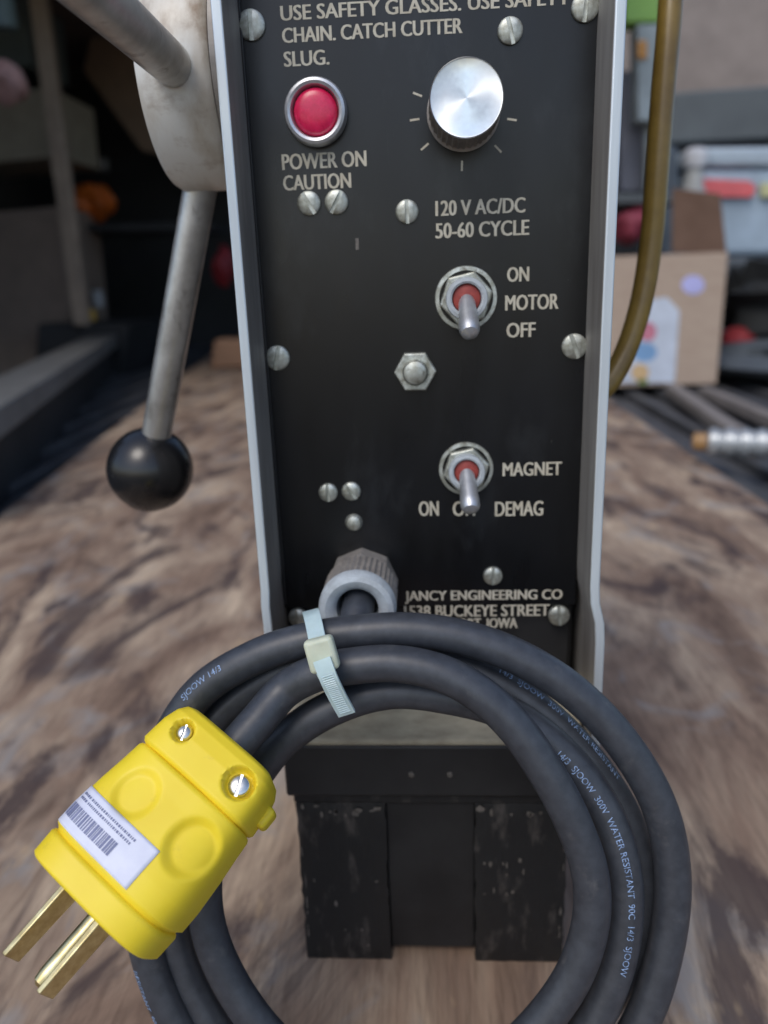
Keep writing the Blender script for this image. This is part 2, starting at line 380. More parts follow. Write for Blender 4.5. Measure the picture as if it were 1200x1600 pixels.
# speed knob and its dial marks
pk = onY(724, 176, 0)
kn = link('speed_knob', *lathe([(.0108, .0006), (.0110, .0010), (.0110, .0012), (.0105, .0018), (.0103, .0180), (.0101, .0185)], 72, flute=(3, 4)), M_nylon, drill, loc=pk, rot=FRONT)
link('knob_cap', *lathe([(.0101, .0185), (.0103, .0188), (.0103, .0192), (.0100, .0196), (.0096, .0195), (.006, .01945), (.003, .01942), (0, .0194)], 72), M_knob, kn)
t = M_knob.node_tree; tg = t.nodes.new('ShaderNodeTangent'); tg.direction_type = 'RADIAL'; tg.axis = 'Z'
t.links.new(tg.outputs[0], t.nodes['Principled BSDF'].inputs['Tangent'])
for a in (158, 185, 217, 268, 315, 350):
    ca, sa = math.cos(R(a)), math.sin(R(a)); V = []
    for rr, ww in ((.0133, -.0003), (.0133, .0003), (.0162, .0003), (.0162, -.0003)):
        V.append((pk.x + rr * ca - ww * sa, -.00012, pk.z + rr * sa + ww * ca))
    link('dial_mark', V, [(0, 1, 2, 3)], M_letter, drill, smooth=False)

# toggle switches
def toggle(px, py, k, tilt):
    p = onY(px, py, 0)
    t = link('toggle_switch', *lathe([(.0098 * k, 0), (.0100 * k, .0005), (.0098 * k, .0010), (.0086 * k, .0011)], 48), M_zinc, drill, loc=p, rot=FRONT)
    link('switch_nut', *hexprism(.0086 * k, .0032), M_zinc, t, rot=(0, 0, R(12)), smooth=False, bevel=.0003)
    link('bushing', *lathe([(.0064 * k, .0030), (.0066 * k, .0055), (.0064 * k, .0062), (.0053 * k, .0064), (.0047 * k, .0060), (.0045 * k, .0040), (0, .0040)], 48), M_ring, t)
    link('boot', *lathe([(.0046 * k, .0042), (.0042 * k, .0050), (.002, .0058), (0, .006)], 32), M_redboot, t)
    d = Vector((tilt, -.80, 1)).normalized()                      # lever flipped down
    o = Vector((0, 0, .0035)); Ls = [0, .004, .008, .012, .0145, .0160, .0168]
    rr = [.0025, .0027, .0029, .0032, .0032, .0026, .0011]
    V, Fc = lathe([(r_, l_) for r_, l_ in zip(rr, Ls)] + [(0, .0170)], 24)
    q = d.to_track_quat('Z', 'Y').to_matrix(); V = [q @ Vector(v) + o for v in V]
    link('lever', V, Fc, M_satin, t)
toggle(728, 466, 1.0, .03)
toggle(728, 732, .93, .06)

# cable gland
pg = onY(568, 906, 0)
gl = link('cable_gland', *lathe([(.0122, 0), (.0126, .0008), (.0126, .0070), (.0122, .0080), (.0116, .0084)], 8), M_nylon, drill, loc=pg, rot=FRONT, smooth=False, bevel=.0004)
link('ribbed_nut', *lathe([(.0118, .0080), (.0124, .0086), (.0127, .0100), (.0127, .0220), (.0123, .0226)], 80, flute=(2, 3)), M_nylon, gl)
link('clamp_ring', *lathe([(.0123, .0224), (.0128, .0230), (.0128, .0256), (.0120, .0272), (.0104, .0278), (.0084, .0272), (.0070, .0255), (.0067, .0120)], 64), M_ring, gl)

# base casting and magnet
box('base_ledge', (-.0560, -.015, .0800), (.0545, .130, .1020), M_base, drill, bevel=.0012)
V = []
for x in (-.0545, .0530):
    for y, z in ((-.0146, .1016), (-.0146, .1040), (-.0120, .1052), (-.0060, .1100), (.0030, .1215), (.0030, .1016)): V.append((x, y, z))
link('casting_foot', V, [(0, 1, 2, 3, 4, 5), (11, 10, 9, 8, 7, 6)] + [(i, (i + 1) % 6, (i + 1) % 6 + 6, i + 6) for i in range(6)], M_ledge, drill, bevel=.0008)
for x in (643, 703):
    p = onY(x, 1210, -.0153); link('set_screw', *slotted(.0011, .0008), M_scuff, drill, loc=p, rot=FRONT)
def block(x0, x1):
    V = []; Fc = []
    # slightly battered block: subdivided front with jitter
    nx, nz = 12, 18
    for j in range(nz + 1):
        for i in range(nx + 1):
            e = (i in (0, nx) or j in (0, nz))
            V.append((x0 + (x1 - x0) * i / nx + (random.uniform(-.0004, .0004) if i in (0, nx) else 0), -.012 + (0.0006 if e else random.uniform(-.00018, .00018)), .0005 + .0745 * j / nz + (random.uniform(-.0004, 0.0002) if j in (0, nz) else 0)))
    for j in range(nz):
        for i in range(nx): a = j * (nx + 1) + i; Fc.append((a, a + 1, a + nx + 2, a + nx + 1))
    b = boxvf((x0 + .0003, -.0112, .0002), (x1 - .0003, .120, .0748))
    return link('magnet_block', *join((V, Fc), b), M_magnet, drill, ang=25)
block(-.0535, -.0195); block(.0145, .0490)
box('magnet_core', (-.0195, -.0088, .0042), (.0145, .119, .0798), M_base, drill, bevel=.0006)
box('magnet_cap', (-.0540, -.0118, .0750), (.0495, .120, .0798), M_magnet, drill, bevel=.0006)
# chipped paint on the blocks
def chips(n, xs, zs, ys, hh=(.0008, .005), ww=(.0002, .0007)):
    vf = []
    for _ in range(n):
        x = random.uniform(*xs); z = random.uniform(*zs); w_ = random.uniform(*ww); h_ = random.uniform(*hh)
        pts = [(x + w_ * math.cos(a) * random.uniform(.6, 1.3), ys, z + h_ * math.sin(a) * random.uniform(.5, 1.2)) for a in [k * math.pi / 4 for k in range(8)]]
        vf.append((pts, [tuple(range(8))]))
    return join(*vf)
V, Fc = join(chips(11, (-.052, -.021), (.070, .0745), -.01238, (.0006, .002), (.0004, .0018)), chips(8, (.016, .048), (.069, .0745), -.01238, (.0006, .002), (.0004, .0018)), chips(6, (-.051, -.021), (.006, .06), -.01238, (.0004, .0015), (.0003, .0008)),
             chips(11, (.016, .034), (.03, .05), -.01238, (.0005, .0018), (.0003, .0010)), chips(8, (.0470, .0482), (.005, .07), -.01238, (.001, .005), (.0002, .0004)), chips(5, (-.0525, -.0515), (.005, .07), -.01238, (.001, .004), (.0002, .0004)))
link('paint_chips', V, Fc, M_scuff, drill, smooth=False)['kind'] = 'stuff'

# feed hub and lever handles
hx0, hx1, hY, hZ, hR = -.0885, -.0650, .035, .3315, .035
prof = [(0, 0), (.030, 0), (.0335, .0008), (hR, .003), (hR, .0215), (.0342, .0235), (.0335, .0240), (0, .0240)]
hub = link('feed_hub', *lathe(prof, 96), M_hub, drill, loc=(hx0, hY, hZ), rot=(0, R(90), 0))
hubring = link('hub_backing', *lathe([(.0325, 0), (.0345, .0004), (.0345, .0040), (.0325, .0044), (.012, .0046), (.012, .009)], 64), M_cast, drill, loc=(hx1 + .0006, hY, hZ), rot=(0, R(90), 0))
def rod(a, b, r0, r1, parent):
    a, b = Vector(a), Vector(b)
    return link('handle', *tube([a, a + (b - a) * .05, a + (b - a) * .5, b], lambda t: r0 + (r1 - r0) * t, 32), M_steel, parent)
hb = Vector((hx0 + .0120, hY, hZ))
ballc = onY(235, 733, .055)
a1 = Vector((-.0765, .0375, .312)); dd = (ballc - a1).normalized()
hd = rod(a1, ballc - dd * .010, .0060, .0060, drill)
link('ball_knob', *lathe([(.0072, -.0166), (.0085, -.0160)] + [(.0178 * math.sin(R(t)), -.0178 * math.cos(R(t))) for t in range(30, 181, 6)], 64), M_ball, drill,
     loc=ballc, rot=(-dd).to_track_quat('Z', 'Y').to_euler())
b2 = onY(157, 0, -.055); s2 = onY(276, 108, .006)
dr = (b2 - s2).normalized()
rod(s2 - dr * .012, b2 + dr * .10, .0062, .0062, drill)
link('handle_seat', *lathe([(.0088, -.002), (.0084, .0020), (.0070, .0042), (.0063, .0050)], 40), M_hub, drill, loc=s2, rot=dr.to_track_quat('Z', 'Y').to_euler())
# coolant hose
hp = [onY(1062, -150, .075), onY(1052, -60, .07), onY(1045, 40, .065), onY(1036, 140, .062), onY(1027, 260, .06), onY(1017, 380, .06), onY(1000, 480, .058), onY(975, 555, .055), onY(945, 605, .05), onY(910, 630, .045)]
link('coolant_hose', *tube(spline(hp, 8), .0043, 20), M_hose, drill)

# ------------------------------------------------------------------ power cord coil
PT = Vector((0, -.047, .156)); PB = Vector((0, -.080, .006)); NP = Vector((0, -(PT.z - PB.z), (PT.y - PB.y) * -1)).normalized()
NP = Vector((0, -(.150), .033)).normalized()
NP = Vector((0, -1, (PB.y - PT.y) / (PT.z - PB.z) * -1)).normalized()
CR = .0054
def lp(px, py, n):
    q = onP(px, py, PT + NP * (n * CR * 1.0), NP); return q
cord = tag(empty('power_cord', (0, -.08, 0)), 'coiled black rubber power cord with yellow three-prong plug in front of the panel', 'power cord')
def unroot(vs): return [Vector(v) - Vector((0, -.08, 0)) for v in vs]
Y0 = .08
ctl = []
gx = pg.x
ctl += [Vector((gx, -.008, pg.z)), Vector((gx, -.0235, pg.z - .0006)), Vector((gx - .0015, -.0325, pg.z - .0058))]
ctl += [lp(520, 1010, -1.2), lp(470, 1034, -1.3), lp(408, 1066, -1.3), lp(345, 1118, -1.3), lp(296, 1200, -1.2), lp(268, 1300, -1.1), lp(264, 1400, -1.0), lp(281, 1500, -1.0), lp(335, 1610, -.9), lp(420, 1720, -.6), lp(560, 1800, -.3), lp(700, 1812, 0)]   # D left
ctl += [lp(830, 1770, 0), lp(930, 1700, 0), lp(1000, 1600, 0), lp(1040, 1480, 0), lp(1051, 1370, 0), lp(1032, 1265, 0), lp(978, 1168, 0), lp(903, 1087, 0), lp(820, 1032, 0), lp(730, 998, 0), lp(640, 985, 0), lp(560, 988, 0), lp(480, 1000, 0),
        lp(400, 1026, 0), lp(312, 1082, 0), lp(250, 1185, 0), lp(222, 1310, 0), lp(220, 1420, 0), lp(234, 1500, 0), lp(276, 1600, 0), lp(360, 1720, 0), lp(500, 1790, .2), lp(640, 1800, .6)]   # A
ctl += [lp(780, 1740, 1.0), lp(880, 1660, 1.0), lp(935, 1580, .9), lp(970, 1480, .8), lp(977, 1390, .7), lp(962, 1310, .5), lp(925, 1235, .2), lp(868, 1168, 0), lp(790, 1113, -.1), lp(700, 1088, -.1), lp(610, 1080, 0), lp(520, 1106, .1), lp(440, 1160, .1), lp(375, 1250, .4),
        lp(326, 1340, .8), lp(321, 1420, 1.0), lp(343, 1500, 1.1), lp(404, 1600, 1.1), lp(490, 1680, .8), lp(600, 1730, .0), lp(740, 1730, -1.0)]   # C, with the inner left strand
ctl += [lp(860, 1660, -1.8), lp(950, 1560, -1.9), lp(998, 1460, -1.8), lp(1003, 1370, -1.7), lp(978, 1280, -1.6), lp(925, 1195, -1.5), lp(852, 1118, -1.5), lp(770, 1062, -1.6), lp(690, 1028, -1.8), lp(600, 1012, -2.0), lp(500, 1022, -2.2), lp(410, 1050, -2.3), lp(330, 1105, -2.3),
        lp(280, 1200, -2.3), lp(255, 1330, -2.2), lp(262, 1450, -2.1), lp(310, 1560, -1.8), lp(400, 1670, -1.2), lp(520, 1725, .2), lp(640, 1725, 1.7)]   # D right
ctl += [lp(750, 1680, 2.1), lp(838, 1605, 2.1), lp(897, 1522, 2.1), lp(923, 1440, 2.1), lp(922, 1365, 2.1), lp(893, 1280, 2.1), lp(853, 1206, 2.1), lp(808, 1140, 2.0), lp(752, 1086, 1.9), lp(690, 1052, 1.8), lp(620, 1037, 1.7), lp(555, 1040, 1.7), lp(495, 1052, 1.6), lp(446, 1078, 1.3)]   # B into the plug
# plug frame
PF = CAMPOS + ray(150, 1416).normalized() * (.1975 / (1200 / ray(150, 1416).length)); PR = CAMPOS + ray(364, 1171).normalized() * (.219 / (1200 / ray(364, 1171).length))
ax = (PR - PF).normalized(); PL = (PR - PF).length + .001; PK = PL / .0583
view = (CAMPOS - (PF + PR) / 2).normalized(); fn = (view - ax * view.dot(ax)).normalized()
sx = ax.cross(fn).normalized()
if (CAMROT.transposed() @ sx).x < 0: sx = -sx
sx, fn = (sx * math.cos(R(15)) + fn * math.sin(R(15))), (fn * math.cos(R(15)) - sx * math.sin(R(15)))
ctl += [PF + ax * (PL + .009), PF + ax * (PL - .002), PF + ax * (PL - .012)]
path = spline(ctl, 8)
link('cable', *tube(unroot(path), CR, 24), M_rubber, cord)

# printed jacket text, laid on the cable surface
def cable_print(body, i0, direction, phi, h=.0019):
    vs, fs = text_mesh(body, .0)
    mx = min(v.x for v in vs); hh = max(v.y for v in vs); sc = h / hh
    T, N = frames(path); P = path; acc = [0.0]; idx = [i0]; i = i0
    need = (max(v.x for v in vs) - mx) * sc + .002
    while acc[-1] < need and 0 < i < len(P) - 1:
        j = i + direction; acc.append(acc[-1] + (P[j] - P[i]).length); idx.append(j); i = j
    out = []
    for v in vs:
        s = min((v.x - mx) * sc, acc[-1] - 1e-6); k = 0
        while acc[k + 1] < s: k += 1
        f = (s - acc[k]) / (acc[k + 1] - acc[k]); a, b = idx[k], idx[k + 1]
        p = P[a].lerp(P[b], f); t_ = T[a].lerp(T[b], f).normalized() * direction; n_ = N[a].lerp(N[b], f).normalized()
        b_ = n_.cross(t_); a_ = phi + (v.y * sc - h / 2) / CR
        out.append(p + (n_ * math.cos(a_) + b_ * math.sin(a_)) * (CR + .00012))
    link('jacket_print', unroot(out), fs, M_print, cord, smooth=False)
def nearest(px, py, lo, hi, n):
    q = lp(px, py, n); return min(range(lo, hi), key=lambda i: (path[i] - q).length)
N_ = len(path)
cable_print('SJOOW 14/3', nearest(300, 1092, 0, N_, 0), -1, R(30))
cable_print('14/3  SJOOW  300V  WATER RESISTANT  90C  14/3  SJOOW', nearest(868, 1168, 0, N_, 0.0), -1, R(5))
cable_print('14/3  SJOOW  300V  WATER RESISTANT', nearest(770, 1062, 0, N_, -1.6), -1, R(55))
cable_print('RESISTANT  90C', nearest(236, 1500, 0, N_, 0), 1, R(-35))

# ---- plug
plug_secs = [(0, .0192, .0172), (.0006, .0198, .0178), (.0072, .0202, .0180), (.0080, .0198, .0176), (.0083, .0192, .0170), (.0090, .0196, .0174), (.0098, .0206, .0180), (.016, .0208, .0180), (.026, .0203, .0172), (.034, .0196, .0166), (.0396, .0192, .0164), (.0404, .0188, .0160), (.0408, .0180, .0152)]
clamp_secs = [(.0404, .0168, .0140), (.0412, .0182, .0154), (.0422, .0188, .0161), (.050, .0184, .0158), (.0545, .0174, .0150), (.0570, .0160, .0138), (.0580, .0142, .0120), (.0583, .0100, .0085)]
EXP = 3.6
def sec(s, S_):
    for (a, w0, t0), (b, w1, t1) in zip(S_, S_[1:]):
        if s <= b: f = (s - a) / (b - a); return w0 + (w1 - w0) * f, t0 + (t1 - t0) * f
    return S_[-1][1:]
def sm(x): x = max(0, min(1, x)); return x * x * (3 - 2 * x)
def dimple(s, p, feats):
    d = 0
    for cs, cp, rs, rp, dep, soft in feats:
        q = math.sqrt(((s - cs) / rs) ** 2 + ((p - cp) / rp) ** 2); d += dep * sm((1 - q) / soft + 0.0)
    return d
def W(s, p, y): return PF + ax * (s * PK if s > 0 else s) + sx * p + fn * y
def loft(S_, feats, n=240, ds=.0005, EX=3.6):
    ss = []
    for (a, _, _), (b, _, _) in zip(S_, S_[1:]):
        k = max(1, int((b - a) / ds)); ss += [a + (b - a) * i / k for i in range(k)]
    ss.append(S_[-1][0]); V, Fc = [], []
    for s in ss:
        w_, t_ = sec(s, S_)
        for i in range(n):
            th = 2 * math.pi * i / n; c, q = math.cos(th), math.sin(th)
            rr_ = (abs(c) ** EX + abs(q) ** EX) ** (-1 / EX); x = w_ * rr_ * c; y = t_ * rr_ * q
            if y > 0: y -= dimple(s, x, feats)
            V.append(W(s, x, y))
    for j in range(len(ss) - 1):
        for i in range(n): k = (i + 1) % n; Fc.append((j * n + i, j * n + k, (j + 1) * n + k, (j + 1) * n + i))
    Fc.append(tuple(range(n))); Fc.append(tuple(range((len(ss) - 1) * n, len(ss) * n)))
    return unroot(V), Fc
bodyf = [(.0290, -.0072, .0082, .0066, .0012, .38), (.0285, .0128, .0092, .0072, .0019, .38)]
plug = link('plug', *loft(plug_secs, bodyf), M_yellow, cord, ang=50)
clampf = [(.0502, -.0098, .0040, .0034, .0030, .35), (.0495, .0112, .0052, .0046, .0034, .25)]
link('cord_clamp', *loft(clamp_secs, clampf, ds=.0004, EX=5), M_yellow, plug, ang=50)
Mw = Matrix((sx, ax, fn)).transposed()       # local x across, y along, z outwards
def onplug(vs, s, p, y): return unroot([W(s, p, y) + Mw @ Vector(v) for v in vs])
def phillips(r, h):
    V, Fc = lathe([(r, -.002), (r, h * .4), (r * .9, h * .8), (r * .6, h), (0, h)], 32); return V, Fc
for s, p, r in ((.0502, -.0098, .0022), (.0492, .0112, .0029)):
    y = sec(s, clamp_secs)[1] * (1 - abs(p / sec(s, clamp_secs)[0]) ** EXP) ** (1 / EXP) - .0026
    V, Fc = slotted(r, .0016, sw=r * .15); a = R(25)
    V = [(x * math.cos(a) - yy * math.sin(a), x * math.sin(a) + yy * math.cos(a), z) for x, yy, z in V]
    link('clamp_screw', onplug(V, s, p, y), Fc, M_chrome, plug)
# side strain tab
V, Fc = boxvf((.0165, .045, -.010), (.0205, .052, -.002)); link('side_tab', unroot([W(v[1], v[0], v[2]) for v in V]), Fc, M_yellow, plug, bevel=.0014, seg=3)
# sticker following the body
def patch(s0, s1, p0, p1, lift, ns=14, np_=26, corner=0):
    V, Fc = [], []
    for j in range(ns + 1):
        for i in range(np_ + 1):
            p = p0 + (p1 - p0) * i / np_; s = s0 + (s1 - s0) * j / ns
            w_, t_ = sec(s, plug_secs); y = t_ * (1 - min(.995, abs(p / w_)) ** EXP) ** (1 / EXP) - dimple(s, p, bodyf)
            V.append(W(s, p, y + lift) + sx * (-lift if p < -.015 else 0))
    for j in range(ns):
        for i in range(np_): a = j * (np_ + 1) + i; Fc.append((a, a + 1, a + np_ + 2, a + np_ + 1))
    return unroot(V), Fc
st = link('sticker', *patch(.0102, .0225, -.0203, .0078, .00022), M_stick, plug); st.modifiers.new('t', 'SOLIDIFY').thickness = .00008
bars = []
p = -.0185
while p < -.0010:
    w_ = random.choice((.00025, .0004, .0007)); bars.append(patch(.0128, .0168, p, p + w_, .00033, 4, 1)); p += w_ + random.choice((.0002, .00035))
link('barcode', *join(*bars), M_bars, plug)
bars = []
for row in (.0184, .0198):
    p = -.0180
    while p < .001:
        w_ = random.uniform(.0002, .0006); bars.append(patch(row, row + .0007, p, p + w_, .00033, 1, 1)); p += w_ + .0003
link('price_print', *join(*bars), M_bars, plug)
# blades: 12.7 mm apart, 6.3 mm wide, 1.5 mm thick
for pc in (-.0070, .0057):
    V, Fc = boxvf((pc - .0009, -.0200, -.0036), (pc + .0009, .001, .0036))
    # chamfer the tip
    V = [(x, y, z) if y > -.01 else (pc + (x - pc) * .8, y, z * .85) for x, y, z in V]
    ca_, sa_ = math.cos(R(20)), math.sin(R(20))
    o = link('blade', unroot([W(y, pc + (x - pc) * ca_ - z * sa_, (x - pc) * sa_ + z * ca_ + .003) for x, y, z in V]), Fc, M_brass, plug, bevel=.0003)
V, Fc = tube([Vector((0, 0, 0)), Vector((0, 0, .001)), Vector((0, 0, .0205)), Vector((0, 0, .0228)), Vector((0, 0, .0237))], lambda t: .0024 if t < .6 else (.0020 if t < .9 else .001), 24)
link('ground_pin', unroot([W(.001 - v.z, -.0006 + v.x, -.0105 + v.y) for v in [Vector(q) for q in V]]), Fc, M_brass, plug)

# ------------------------------------------------------------------ cable tie
tc = lp(505, 1050, -.2)
def band(P, w_, th, nrm=None):
    """flat ribbon through P, its width along side vector"""
    V, Fc = [], []
    P = [Vector(p) for p in P]; n = len(P)
    for i, p_ in enumerate(P):
        t_ = (P[min(i + 1, n - 1)] - P[max(i - 1, 0)]).normalized(); sd_ = bandside - t_ * bandside.dot(t_); sd_.normalize(); nn = t_.cross(sd_)
        for a, b in ((-1, -1), (1, -1), (1, 1), (-1, 1)): V.append(p_ + sd_ * (a * w_ / 2) + nn * (b * th / 2))
    for i in range(n - 1):
        for k in range(4): Fc.append((i * 4 + k, i * 4 + (k + 1) % 4, i * 4 + 4 + (k + 1) % 4, i * 4 + 4 + k))
    Fc += [(0, 1, 2, 3), tuple(range((n - 1) * 4, n * 4))]; return V, Fc
top = lp(487, 958, .3); mid = lp(497, 985, 1.35); headp = lp(502, 1026, 2.6); tail1 = lp(515, 1055, 3.4); tail2 = lp(531, 1090, 3.5); tail3 = lp(543, 1119, 3.2)
bandside = (lp(520, 1000, 0) - lp(480, 1010, 0)).normalized()
loopP = spline([lp(500, 1020, 2.9), lp(496, 1000, 2.2), lp(491, 976, 1.2), lp(487, 960, .2), lp(485, 957, -1.2), lp(490, 985, -2.9), lp(500, 1050, -3.6), lp(522, 1080, -2.9), lp(534, 1106, -1.2), lp(537, 1110, .3), lp(532, 1098, 1.4), lp(516, 1064, 2.9), lp(503, 1040, 3.1)], 6)
tie = tag(empty('cable_tie', tc), 'pale translucent nylon cable tie cinched round the top of the coiled cord', 'cable tie')
def rel(vs): return [Vector(v) - tc for v in vs]
V, Fc = band(loopP, .0050, .0011); link('strap', rel(V), Fc, M_tie, tie, ang=60)
V, Fc = band(spline([lp(503, 1030, 4.1), lp(513, 1058, 4.2), lp(526, 1086, 3.7), lp(542, 1115, 3.0)], 6), .0050, .0011); link('tail', rel(V), Fc, M_tie, tie, ang=60)
hx = bandside; hy = (lp(503, 1005, 3.6) - lp(505, 1045, 3.6)); hy = (hy - hx * hy.dot(hx)).normalized(); hz = hx.cross(hy)
HM = Matrix((hx, hy, hz)).transposed(); hc = lp(503, 1022, 3.6)
V, Fc = boxvf((-.0042, -.0048, -.0022), (.0042, .0048, .0022)); hd_ = link('head', rel([HM @ Vector(v) + hc for v in V]), Fc, M_tieh, tie, bevel=.0013, seg=4)
V, Fc = boxvf((-.0026, -.0030, .0017), (.0026, -.0012, .0024)); link('locking_lip', rel([HM @ Vector(v) + hc for v in V]), Fc, M_tie, tie, bevel=.0003)
tl = spline([lp(503, 1030, 4.1), lp(513, 1058, 4.2), lp(526, 1086, 3.7), lp(542, 1115, 3.0)], 10); vf = []
for i in range(9, 29):
    q = tl[i] + NP * .0006; t_ = (tl[i + 1] - tl[i - 1]).normalized(); sd_ = (bandside - t_ * bandside.dot(t_)).normalized(); nn = sd_.cross(t_)
    if nn.dot(NP) < 0: nn = -nn
    q = tl[i] + nn * .00055
    vf.append(([q + sd_ * (a * .0016) + t_ * (b * .00025) + nn * c for a, b, c in ((-1, -1, 0), (1, -1, 0), (1, 1, 0), (-1, 1, 0), (-1, 0, .00028), (1, 0, .00028))], [(0, 1, 5, 4), (3, 4, 5, 2), (0, 4, 3), (1, 2, 5)]))
V, Fc = join(*vf); link('teeth', rel(V), Fc, M_tie, tie, smooth=False)

# ------------------------------------------------------------------ setting
def struct(o): o['kind'] = 'structure'; return o
# plywood sheet with its own thickness; left edge cut at a slant
pl = [(-.36, -.33), (.392, -.33), (.392, 3.2), (-.95, 3.2), (-.545, .66), (-.36, -.1)]
n = len(pl); V = [(x, y, 0) for x, y in pl] + [(x, y, -.012) for x, y in pl]
struct(link('plywood_floor', V, [tuple(range(n)), tuple(range(2 * n - 1, n - 1, -1))] + [(i, i + n, (i + 1) % n + n, (i + 1) % n) for i in range(n)], M_ply, smooth=False, bevel=.0015))
struct(box('bed_floor', (-2.6, -.35, -.06), (2.4, 3.9, -.030), M_liner, bevel=0))
# ribs of the liner
for x0, x1, n in ((-2.2, -.42, 24), (.42, 1.7, 18)):
    vf = []
    for i in range(n):
        x = x0 + (x1 - x0) * i / (n - 1)
        vf.append(boxvf((x - .014, -.34, -.0299), (x + .014, 3.8, -.014)))
    struct(link('liner_ribs', *join(*vf), M_liner, bevel=.003))
struct(box('back_wall', (-2.7, 3.9, -.1), (2.5, 4.0, 1.6), M_wall, bevel=0))  # walls of the cap enclosure, added to keep the far end dark
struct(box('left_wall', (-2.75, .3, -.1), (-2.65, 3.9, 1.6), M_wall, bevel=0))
struct(box('right_wall', (2.0, .3, -.1), (2.08, 3.9, .30), M_wall, bevel=0))  # kept low, leaving the side open to let light in
struct(box('ceiling', (-2.7, 1.35, 1.25), (.45, 3.9, 1.30), M_ceil, bevel=0))  # cap roof shades the back, cut short so sky light reaches the lining

# left side rail and rack
def prism(name, P, h, m, parent=None, t=.0, **k):
    n = len(P); V = [(*p[:2], p[2]) for p in P] + [(p[0], p[1], p[2] + h) for p in P]
    return link(name, V, [tuple(range(n)), tuple(range(2 * n - 1, n - 1, -1))] + [(i, i + n, (i + 1) % n + n, (i + 1) % n) for i in range(n)], m, parent, **k)
A = onZ(-60, 672, .12); B = onZ(200, 512, .12); dv = (B - A).normalized(); nv = Vector((-dv.y, dv.x, 0))
rack = tag(empty('storage_rack', (A.x, A.y, 0)), 'grey metal storage rack along the dark left side with upright post and shelves', 'rack')
def rk(a, c, z0, z1, name, m, bev=.003):
    """box along the rack: a=(from,to) metres along, c=(from,to) metres back"""
    pts = [A + dv * a[0] + nv * c[0], A + dv * a[1] + nv * c[0], A + dv * a[1] + nv * c[1], A + dv * a[0] + nv * c[1]]
    pts = [(q.x - A.x, q.y - A.y, z0) for q in pts]
    return prism(name, pts, z1 - z0, m, rack, bevel=bev)
Ln = (B - A).length
rk((0, Ln), (0, .10), .08, .12, 'bottom_rail', M_rail)
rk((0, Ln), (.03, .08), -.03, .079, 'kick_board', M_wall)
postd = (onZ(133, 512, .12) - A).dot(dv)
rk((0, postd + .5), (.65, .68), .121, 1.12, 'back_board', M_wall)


# ------------------------------------------------------------------ things in the truck bed behind
def slab(name, Y, pts, depth, m, parent=None, bevel=.004, zfloor=None, **k):
    """solid with a front outline measured at distance Y and real depth behind it"""
    P = [onY(x, y, Y) for x, y in pts]
    if zfloor is not None: P = [Vector((p.x, p.y, max(p.z, zfloor))) for p in P]
    n = len(P); V = [(p.x, p.y, p.z) for p in P] + [(p.x, p.y + depth, p.z) for p in P]
    return link(name, V, [tuple(range(n)), tuple(range(2 * n - 1, n - 1, -1))] + [(i, i + n, (i + 1) % n + n, (i + 1) % n) for i in range(n)], m, parent, bevel=bevel, **k)
def lump(c, r, n=24, amp=.15, seed=1):
    rnd = random.Random(seed); ph = [(rnd.uniform(1, 4), rnd.uniform(1, 4), rnd.uniform(1, 4), rnd.uniform(0, 6)) for _ in range(5)]; V, Fc = [], []
    for j in range(n // 2 + 1):
        for i in range(n):
            a = 2 * math.pi * i / n; b = math.pi * j / (n // 2); d = Vector((math.sin(b) * math.cos(a), math.sin(b) * math.sin(a), math.cos(b)))
            k = 1 + amp * sum(math.sin(q[0] * 1.7 * d.x + q[1] * 1.7 * d.y + q[2] * 1.7 * d.z + q[3]) for q in ph) / 2
            V.append((c[0] + d.x * r[0] * k, c[1] + d.y * r[1] * k, c[2] + d.z * r[2] * k))
    for j in range(n // 2):
        for i in range(n): Fc.append((j * n + i, j * n + (i + 1) % n, (j + 1) * n + (i + 1) % n, (j + 1) * n + i))
    return V, Fc
def disc(cx, cy, rx, ry, Y, n=20):
    P = [onY(cx + rx * math.cos(2 * math.pi * i / n), cy + ry * math.sin(2 * math.pi * i / n), Y) for i in range(n)]
    return P, [tuple(range(n))]

_kid = lambda o, par: (setattr(o, 'parent', par), setattr(o, 'matrix_parent_inverse', Matrix.Translation(par.location).inverted()), o)[2]
_kid(slab('post', 2.45, [(28, -120), (56, -120), (139, 512), (116, 518)], .03, M_rack, bevel=.003), rack)
_kid(slab('shelf_front', 2.6, [(-90, 262), (92, 244), (80, 136), (-90, 150)], .35, C_('olive_grey_shelf', (.34, .30, .23)), bevel=.004), rack)
_kid(slab('lower_bin', 2.6, [(-90, 690), (112, 520), (92, 322), (-90, 338)], .35, C_('dull_brown_bin', (.24, .185, .15)), bevel=.004), rack)
_kid(slab('upper_bin', 2.7, [(-90, 112), (48, 104), (32, -80), (-90, -80)], .3, C_('teal_grey_bin', (.10, .125, .125)), bevel=.004), rack)
